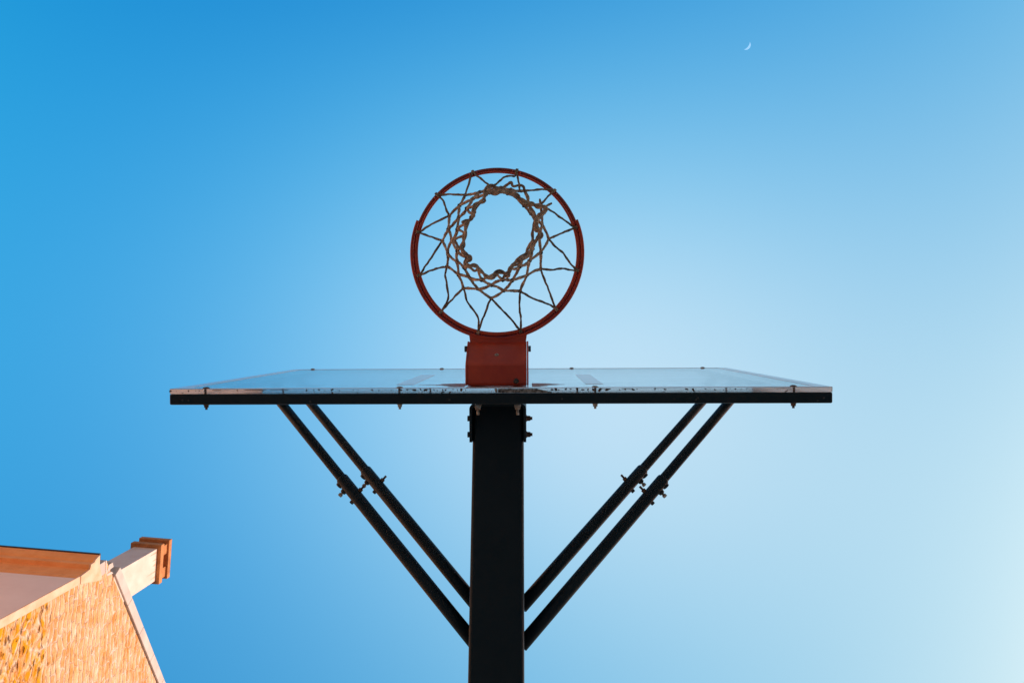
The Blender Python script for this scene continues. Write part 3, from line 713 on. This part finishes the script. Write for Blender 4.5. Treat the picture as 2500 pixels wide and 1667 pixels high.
for ih, h in enumerate(HOOKS):          # cord wrapped over the inner ring
    over = ih in (0, 1, 2, 11)
    h = V(h); d = (h - V((RC.x, RC.y, h.z))).normalized(); t = V((-d.y, d.x, 0))
    c = V((RC.x, RC.y, 0)) + d * .2385
    bm = bmesh.new()
    for s in (-1, 1):
        if over: lp = [h - d * .006 + t * s * .001 + V((0, 0, -.003)), c + d * .001 + t * s * .0016 + V((0, 0, 3.0275)), c + d * .0085 + t * s * .0018 + V((0, 0, 3.036)), c + d * .006 + V((0, 0, 3.055)), c - d * .004 + V((0, 0, 3.052))]
        else: lp = [h - d * .006 + t * s * .001 + V((0, 0, -.003)), c - d * .001 + t * s * .0016 + V((0, 0, 3.0255)), c + d * .0008 + t * s * .0016 + V((0, 0, 3.033)), c - d * .005 + V((0, 0, 3.0405)), c - d * .0105 + V((0, 0, 3.037))]
        cord(bm, lp, .0030, 5, wob=.0004)
    part('net_tie', bm, M_cord, net, True)

# ------------------------------------------------------------------ stone building
BG = thing('stone_building', 'sunlit rubble stone gable building with moulded orange cornice and chimney at lower left', 'building', (-8.5, 4.41, 0.0), math.radians(4.5))
def bpart(name, bm, mats, parent=None, smooth=False): return obj(name, bm, mats, parent or BG, smooth)
SL = .650
def roofz(y): return 15.25 + SL * y
# rubble stone
M_stone = bpy.data.materials.new('rubble stone'); M_stone.use_nodes = True
N = M_stone.node_tree.nodes; L = M_stone.node_tree.links; P = N['Principled BSDF']
P.inputs['Roughness'].default_value = .92; P.inputs['Specular IOR Level'].default_value = .15
tc = N.new('ShaderNodeTexCoord')
def mapping(scale, loc=(0, 0, 0)):
    k = N.new('ShaderNodeMapping'); k.inputs['Scale'].default_value = scale; k.inputs['Location'].default_value = loc
    L.new(tc.outputs['Object'], k.inputs[0]); return k
wn2 = N.new('ShaderNodeTexNoise'); wn2.inputs['Scale'].default_value = 3.4; wn2.inputs['Detail'].default_value = 4
L.new(tc.outputs['Object'], wn2.inputs['Vector'])
wsub = N.new('ShaderNodeVectorMath'); wsub.operation = 'MULTIPLY_ADD'
wsub.inputs[1].default_value = (0, .40, .20)
L.new(wn2.outputs['Color'], wsub.inputs[0]); L.new(tc.outputs['Object'], wsub.inputs[2])
mp = N.new('ShaderNodeMapping'); mp.inputs['Scale'].default_value = (0.6, 3.2, 6.6); L.new(wsub.outputs[0], mp.inputs[0])
vo = N.new('ShaderNodeTexVoronoi'); vo.feature = 'F1'; vo.inputs['Scale'].default_value = 1.0; vo.inputs['Randomness'].default_value = 1.0
ve = N.new('ShaderNodeTexVoronoi'); ve.feature = 'DISTANCE_TO_EDGE'; ve.inputs['Scale'].default_value = 1.0; ve.inputs['Randomness'].default_value = 1.0
L.new(mp.outputs[0], vo.inputs['Vector']); L.new(mp.outputs[0], ve.inputs['Vector'])
sepc = N.new('ShaderNodeSeparateColor'); L.new(vo.outputs['Color'], sepc.inputs[0])
cr = N.new('ShaderNodeValToRGB'); cr.color_ramp.interpolation = 'LINEAR'
els = cr.color_ramp.elements
els[0].position = 0; els[0].color = (.88, .60, .42, 1)
els[1].position = 1; els[1].color = (.66, .27, .08, 1)
for p_, c_ in ((.22, (.85, .48, .26, 1)), (.45, (.80, .38, .17, 1)), (.62, (.88, .58, .40, 1)), (.82, (.80, .40, .16, 1))):
    e_ = els.new(p_); e_.color = c_
L.new(sepc.outputs[0], cr.inputs['Fac'])
fine = N.new('ShaderNodeTexNoise'); fine.inputs['Detail'].default_value = 9; fine.inputs['Roughness'].default_value = .7
mf = mapping((1, 3.6, 6)); L.new(mf.outputs[0], fine.inputs['Vector']); fine.inputs['Scale'].default_value = 1.3
# zone mask: courses below 13.5 m are rougher and yellower
sx = N.new('ShaderNodeSeparateXYZ'); L.new(tc.outputs['Object'], sx.inputs[0])
zm = N.new('ShaderNodeMapRange'); zm.inputs['From Min'].default_value = 13.62; zm.inputs['From Max'].default_value = 13.42
L.new(sx.outputs['Z'], zm.inputs['Value'])
ochre = N.new('ShaderNodeTexNoise'); ochre.inputs['Scale'].default_value = 2.4; ochre.inputs['Detail'].default_value = 6
mo = mapping((1, 1.6, 3.0), (3, 1, 5)); L.new(mo.outputs[0], ochre.inputs['Vector'])
om = N.new('ShaderNodeMapRange'); om.inputs['From Min'].default_value = .43; om.inputs['From Max'].default_value = .56
L.new(ochre.outputs['Fac'], om.inputs['Value'])
omz = N.new('ShaderNodeMath'); omz.operation = 'MULTIPLY'; L.new(om.outputs[0], omz.inputs[0]); L.new(zm.outputs[0], omz.inputs[1])
mx1 = N.new('ShaderNodeMix'); mx1.data_type = 'RGBA'; L.new(omz.outputs[0], mx1.inputs['Factor'])
L.new(cr.outputs[0], mx1.inputs[6]); mx1.inputs[7].default_value = (.78, .37, .015, 1)
# coursed squared stones above 13.5 m
bsep = N.new('ShaderNodeSeparateXYZ'); L.new(wsub.outputs[0], bsep.inputs[0])
bcomb = N.new('ShaderNodeCombineXYZ'); L.new(bsep.outputs['Y'], bcomb.inputs['X']); L.new(bsep.outputs['Z'], bcomb.inputs['Y'])
br = N.new('ShaderNodeTexBrick'); L.new(bcomb.outputs[0], br.inputs['Vector'])
br.inputs['Scale'].default_value = 1.0; br.inputs['Brick Width'].default_value = .40; br.inputs['Row Height'].default_value = .135
br.inputs['Mortar Size'].default_value = .030; br.inputs['Mortar Smooth'].default_value = 1.0; br.offset = .37; br.squash = .7; br.squash_frequency = 3
br.inputs['Color1'].default_value = (.92, .66, .45, 1); br.inputs['Color2'].default_value = (.72, .32, .07, 1); br.inputs['Bias'].default_value = -.05
br.inputs['Mortar'].default_value = (.86, .60, .45, 1)
bm2 = N.new('ShaderNodeMix'); bm2.data_type = 'RGBA'; bm2.inputs['Factor'].default_value = .42
L.new(br.outputs['Color'], bm2.inputs[6]); L.new(cr.outputs[0], bm2.inputs[7])
bz = N.new('ShaderNodeMix'); bz.data_type = 'RGBA'; L.new(zm.outputs[0], bz.inputs['Factor']); L.new(bm2.outputs[2], bz.inputs[6]); L.new(mx1.outputs[2], bz.inputs[7])
# pale mortar
mm = N.new('ShaderNodeMapRange'); mm.inputs['From Min'].default_value = .13; mm.inputs['From Max'].default_value = -.10
mad = N.new('ShaderNodeMath'); mad.operation = 'MULTIPLY_ADD'; mad.inputs[1].default_value = .75; 
fs = N.new('ShaderNodeMath'); fs.operation = 'SUBTRACT'; fs.inputs[1].default_value = .5; L.new(fine.outputs['Fac'], fs.inputs[0])
L.new(fs.outputs[0], mad.inputs[0]); L.new(ve.outputs['Distance'], mad.inputs[2]); L.new(mad.outputs[0], mm.inputs['Value'])
bfac = N.new('ShaderNodeMath'); bfac.operation = 'MULTIPLY_ADD'; L.new(fs.outputs[0], bfac.inputs[0]); bfac.inputs[1].default_value = 2.6; L.new(br.outputs['Fac'], bfac.inputs[2]); bfac.use_clamp = True
bf2 = N.new('ShaderNodeMath'); bf2.operation = 'MULTIPLY'; L.new(bfac.outputs[0], bf2.inputs[0]); bf2.inputs[1].default_value = .62
mmz = N.new('ShaderNodeMix'); mmz.data_type = 'FLOAT'; L.new(zm.outputs[0], mmz.inputs['Factor']); L.new(bf2.outputs[0], mmz.inputs[2]); L.new(mm.outputs[0], mmz.inputs[3])
mx2 = N.new('ShaderNodeMix'); mx2.data_type = 'RGBA'; L.new(mmz.outputs[0], mx2.inputs['Factor'])
L.new(bz.outputs[2], mx2.inputs[6]); mx2.inputs[7].default_value = (.94, .78, .72, 1)
# weathered holes
hm = N.new('ShaderNodeTexNoise'); hm.inputs['Scale'].default_value = 1.0; hm.inputs['Detail'].default_value = 4
mh = mapping((1, 5.5, 12), (9, 2, 2)); L.new(mh.outputs[0], hm.inputs['Vector'])
hr = N.new('ShaderNodeMapRange'); hr.inputs['From Min'].default_value = .57; hr.inputs['From Max'].default_value = .72
L.new(hm.outputs['Fac'], hr.inputs['Value'])
hz = N.new('ShaderNodeMapRange'); hz.inputs['To Min'].default_value = .28; hz.inputs['To Max'].default_value = 1.0; L.new(zm.outputs[0], hz.inputs['Value'])
hmul = N.new('ShaderNodeMath'); hmul.operation = 'MULTIPLY'; L.new(hr.outputs[0], hmul.inputs[0]); L.new(hz.outputs[0], hmul.inputs[1])
mx3 = N.new('ShaderNodeMix'); mx3.data_type = 'RGBA'; L.new(hmul.outputs[0], mx3.inputs['Factor'])
L.new(mx2.outputs[2], mx3.inputs[6]); mx3.inputs[7].default_value = (.34, .13, .03, 1)
blot = N.new('ShaderNodeTexNoise'); blot.inputs['Scale'].default_value = 1.0; blot.inputs['Detail'].default_value = 7; blot.inputs['Roughness'].default_value = .65
mbl = mapping((1, 2.4, 5.0), (4, 7, 1)); L.new(mbl.outputs[0], blot.inputs['Vector'])
blr = N.new('ShaderNodeValToRGB'); L.new(blot.outputs['Fac'], blr.inputs['Fac'])
blr.color_ramp.elements[0].position = .36; blr.color_ramp.elements[0].color = (.90, .68, .38, 1)
blr.color_ramp.elements[1].position = .56; blr.color_ramp.elements[1].color = (1, 1, 1, 1)
bmu = N.new('ShaderNodeMix'); bmu.data_type = 'RGBA'; bmu.blend_type = 'MULTIPLY'; bmu.inputs['Factor'].default_value = 1.0
L.new(mx3.outputs[2], bmu.inputs[6]); L.new(blr.outputs[0], bmu.inputs[7])
L.new(bmu.outputs[2], P.inputs['Base Color'])
# relief
hsum = N.new('ShaderNodeMath'); hsum.operation = 'MINIMUM'; 
hbk = N.new('ShaderNodeMath'); hbk.operation = 'MULTIPLY_ADD'; L.new(br.outputs['Fac'], hbk.inputs[0]); hbk.inputs[1].default_value = -.16; hbk.inputs[2].default_value = .20
hmz = N.new('ShaderNodeMix'); hmz.data_type = 'FLOAT'; L.new(zm.outputs[0], hmz.inputs['Factor']); L.new(hbk.outputs[0], hmz.inputs[2]); L.new(ve.outputs['Distance'], hmz.inputs[3])
L.new(hmz.outputs[0], hsum.inputs[0]); hsum.inputs[1].default_value = .22
h2 = N.new('ShaderNodeMath'); h2.operation = 'MULTIPLY_ADD'; h2.inputs[1].default_value = .45; L.new(fine.outputs['Fac'], h2.inputs[0]); L.new(hsum.outputs[0], h2.inputs[2])
h3 = N.new('ShaderNodeMath'); h3.operation = 'MULTIPLY_ADD'; h3.inputs[1].default_value = -.6; L.new(hmul.outputs[0], h3.inputs[0]); L.new(h2.outputs[0], h3.inputs[2])
bp = N.new('ShaderNodeBump'); bp.inputs['Distance'].default_value = .14; bp.inputs['Strength'].default_value = 1.0
L.new(h3.outputs[0], bp.inputs['Height']); L.new(bp.outputs[0], P.inputs['Normal'])

M_cornice = mat('orange limestone', (.90, .41, .16), .85, scale=3, col2=(.82, .33, .11), bump=.2, bscale=12)
M_dress = mat('dressed pale stone', (.82, .58, .44), .9, scale=4, col2=(.74, .44, .28), bump=.5, bscale=14)
M_render = mat('pink lime render', (.92, .74, .68), .92, scale=1.2, col2=(.87, .68, .62), bump=.3, bscale=20)
M_coping = mat('white coping stone', (.64, .58, .56), .85, scale=2.5, col2=(.54, .46, .44), bump=.3, bscale=18)
M_chim = mat('pale chimney render', (.84, .70, .66), .9, scale=2.6, col2=(.76, .58, .52), bump=.3, bscale=25)
M_cap = mat('orange chimney stone', (.64, .27, .10), .88, scale=5, col2=(.40, .15, .055), bump=.3, bscale=20)
M_slate = mat('dark slate', (.045, .045, .05), .6, scale=5, var=.3, bump=.4, bscale=9)
M_lead = mat('grey lead flashing', (.24, .25, .27), .55, scale=5, var=.2)

APY, APZ, DEP, LEN = 5.6, roofz(5.6), 11.2, 16.0
bm = bmesh.new()
prism(bm, [(.045, 0), (DEP, 0), (DEP, roofz(0) - .02), (APY, APZ - .02), (.045, roofz(0) - .02)], 'x', -.55, 0.0)
bpart('gable_wall', bm, M_stone)
bm = bmesh.new(); box(bm, -LEN, -.021, .039, .5, 0, 14.93); bpart('side_wall', bm, M_render)
bm = bmesh.new(); box(bm, -LEN, -.551, DEP - .5, DEP - .004, 0, 15.0); bpart('side_wall', bm, M_render)
bm = bmesh.new()
prism(bm, [(.5, 0), (DEP - .5, 0), (DEP - .5, 15.0), (APY, APZ - .1), (.5, 15.0)], 'x', -LEN, -LEN + .5); bpart('end_wall', bm, M_stone)
# dressed margin along the vertical corner, a little proud
bm = bmesh.new()
box(bm, -.02, .012, .034, .19, 0, 14.36, .006)
bpart('corner_margin', bm, M_dress)
# cornice profile (y outwards negative, z)
prof = [(.05, 14.18), (.040, 14.185), (.038, 14.30), (.030, 14.31), (.028, 14.40), (.020, 14.42), (.010, 14.50), (.004, 14.57), (-.004, 14.58), (-.006, 14.635), (-.086, 14.655), (-.092, 14.675), (-.094, 14.755), (-.100, 14.77),
        (-.118, 14.785), (-.140, 14.815), (-.160, 14.86), (-.178, 14.89), (-.182, 14.93), (-.19, 14.938), (.05, 14.955)]
bm = bmesh.new(); prism(bm, prof, 'x', -LEN, -.0125); bpart('cornice', bm, M_cornice)
bm = bmesh.new(); box(bm, -LEN, .002, -.206, .10, 14.956, 15.0, .004); gut = bpart('gutter', bm, M_slate)
# kneeler stone: the return of the cornice on the gable
bm = bmesh.new()
kn = [(.034, 14.364), (.028, 14.41), (.018, 14.50), (.002, 14.58), (-.006, 14.64), (-.090, 14.66), (-.100, 14.77), (-.120, 14.785), (-.142, 14.815), (-.165, 14.87), (-.186, 14.94), (.02, 14.953), (.30, 15.06), (.34, 15.04), (.30, 14.80), (.24, 14.60), (.20, 14.40), (.19, 14.364)]
prism(bm, kn, 'x', -.0120, .022); bpart('kneeler', bm, M_dress)
# roof slabs
for s in (0, 1):
    bm = bmesh.new()
    a = [(-.10, 15.0), (APY, APZ + .07), (APY, APZ + .17), (-.10, 15.11)]
    if s: a = [(2 * APY - p[0], p[1]) for p in a]
    prism(bm, a, 'x', -LEN - .1, -.33); bpart('roof', bm, M_slate)
# coping slabs with joints
def along(y, off):      # point on the rake at y, offset perpendicular
    c_, s_ = 1 / math.sqrt(1 + SL * SL), SL / math.sqrt(1 + SL * SL)
    return (y - s_ * off, roofz(y) + c_ * off)
for side in (0, 1):
    y = .40
    while y < APY - .01:
        yb = min(y + .86, APY)
        q = [along(y, .0), along(yb - .006, .0), along(yb - .006, .20), along(y, .20)]
        if yb >= APY: q = [along(y, .0), (APY, APZ), (APY, APZ + .24), along(y, .20)]
        if side: q = [(2 * APY - p[0], p[1]) for p in q]
        b = bmesh.new(); prism(b, q, 'x', -.34, .040)
        bmesh.ops.bevel(b, geom=list(b.edges), offset=.008, segments=1, affect='EDGES')
        bpart('coping', b, M_coping)
        y = yb
# pale springer blocks and dark flashing at the foot of the coping
for poly in ([(.018, 14.965), (.004, 15.16), (.262, 15.185), (.278, 15.065)], [(.004, 15.182), (.008, 15.222), (.284, 15.252), (.278, 15.208)],
             [(.212, 15.27), (.126, 15.31), (.120, 15.44), (.224, 15.48), (.242, 15.354), (.290, 15.32)], [(.296, 15.25), (.307, 15.43), (.362, 15.48), (.345, 15.27)]):
    bm = bmesh.new(); prism(bm, poly, 'x', -.20, .004); bpart('springer', bm, M_coping)
bm = bmesh.new(); box(bm, -.60, -.21, -.07, .30, 15.12, 15.36, .01); bpart('flashing', bm, M_slate)
bm = bmesh.new(); prism(bm, [(.01, 15.23), (.30, 15.26), (.30, 15.40), (.12, 15.44)], 'x', -.205, -.020); bpart('flashing', bm, M_slate)
# chimney
bm = bmesh.new(); box(bm, -.545, -.001, .385, 1.130, roofz(.385) + .02, 17.245)
ch = bpart('chimney', bm, M_chim)
M_soot = mat('weather stain', (.62, .40, .31), .9, scale=14, col2=(.74, .55, .47))
for yy, w_, l_ in ((.46, .05, .34), (.62, .03, .20), (.74, .06, .16), (.90, .04, .42), (1.03, .05, .24)):
    bm = bmesh.new(); prism(bm, [(yy - w_ / 2, 17.24), (yy + w_ / 2, 17.24), (yy + w_ * .3, 17.24 - l_ * .6), (yy + .006, 17.24 - l_), (yy - w_ * .35, 17.24 - l_ * .5)], 'x', -.0005, .0006)
    bpart('weather_stain', bm, M_soot, ch)
bm = bmesh.new(); box(bm, -.635, .085, .300, 1.215, 17.25, 17.40, .012, 2); bpart('chimney_cap', bm, M_cap, ch)
bm = bmesh.new()
box(bm, -.57, .050, .375, .600, 17.402, 17.60); box(bm, -.57, .050, .905, 1.140, 17.402, 17.60); box(bm, -.53, -.16, .602, .903, 17.402, 17.60)
bpart('chimney_neck', bm, M_cap, ch)
bm = bmesh.new(); box(bm, -.635, .095, .290, 1.205, 17.604, 17.74, .012, 2); bpart('chimney_cap', bm, M_cap, ch)

# added unseen wing; its sunlit face throws warm light on the side wall
bm = bmesh.new(); box(bm, -9.0, -2.75, -9.0, .03, 0, 14.8); bpart('added_wing_wall', bm, M_dress)
bm = bmesh.new(); prism(bm, [(-9.3, 14.802), (-2.70, 14.802), (-6.1, 16.0)], 'y', -9.3, .035); bpart('added_wing_roof', bm, M_slate)

# ------------------------------------------------------------------ house added out of view to shade the hoop
NB = thing('added_shade_house', 'narrow tall house added out of view to shade the hoop', 'building', (15.5, 4.4, 0.0), math.radians(15.0))
M_plain = mat('grey render', (.38, .35, .32), .9, scale=1.0, var=.12)
bm = bmesh.new(); box(bm, 0, 8, -5, 5, 0, 10.6); obj('wall', bm, M_plain, NB)
bm = bmesh.new(); prism(bm, [(-.4, 10.602), (8.4, 10.602), (4.0, 14.2)], 'y', -5.3, 5.3); obj('roof', bm, M_slate, NB)
M_pane = mat('dark window glass', (.03, .035, .04), .1)
M_wf = mat('white window frame', (.7, .7, .68), .5)
for fl in (1.0, 4.2, 7.4):
    for k in range(3):
        y = -3.2 + k * 3.2
        b = bmesh.new(); box(b, -.05, -.002, y - .65, y + .65, fl, fl + 1.9); f_ = obj('window', b, M_wf, NB)
        for s_ in (-1, 1):
            b = bmesh.new(); box(b, -.056, -.051, y + s_ * .3 - .27, y + s_ * .3 + .27, fl + .08, fl + 1.82); obj('pane', b, M_pane, f_)

# ------------------------------------------------------------------ moon: the sunlit part of a distant sphere
M_moon = bpy.data.materials.new('moonlight'); M_moon.use_nodes = True
nt = M_moon.node_tree; nt.nodes.clear()
em = nt.nodes.new('ShaderNodeEmission'); em.inputs[0].default_value = (.92, .94, 1, 1); em.inputs[1].default_value = .29
tr = nt.nodes.new('ShaderNodeBsdfTransparent'); ad = nt.nodes.new('ShaderNodeAddShader'); oo = nt.nodes.new('ShaderNodeOutputMaterial')
nt.links.new(em.outputs[0], ad.inputs[0]); nt.links.new(tr.outputs[0], ad.inputs[1]); nt.links.new(ad.outputs[0], oo.inputs[0])
px, py = 1822.2, 111.6
d = (Rr * ((px - 1250) / 1748.9) + Rd * ((py - 833.5) / 1748.9) + Rf).normalized()
D = 9000.0; mr_ = D * 10.2 / 1748.9 * 0.88
mc = cam.matrix_world.translation + d * D
lit = (Rr * .80 + Rd * .62); lit = (lit - d * lit.dot(d)).normalized()
ax = lit.cross(d).normalized()
bm = bmesh.new()
grid = []
nu, nv = 10, 24
for j in range(nv + 1):
    lat = -PI / 2 + PI * j / nv
    row = []
    for i in range(nu + 1):
        lon = math.radians(29) + (PI / 2 - math.radians(29)) * i / nu     # 0 = facing the viewer, 90 = limb on the lit side
        p = (-d * math.cos(lon) + lit * math.sin(lon)) * math.cos(lat) + ax * math.sin(lat)
        row.append(bm.verts.new(p * mr_))
    grid.append(row)
for j in range(nv):
    for i in range(nu):
        bm.faces.new((grid[j][i], grid[j][i + 1], grid[j + 1][i + 1], grid[j + 1][i]))
mo_ = obj('moon', bm, M_moon)
mo_.location = mc
mo_['label'] = 'pale crescent moon high in the blue sky at upper right'; mo_['category'] = 'moon'
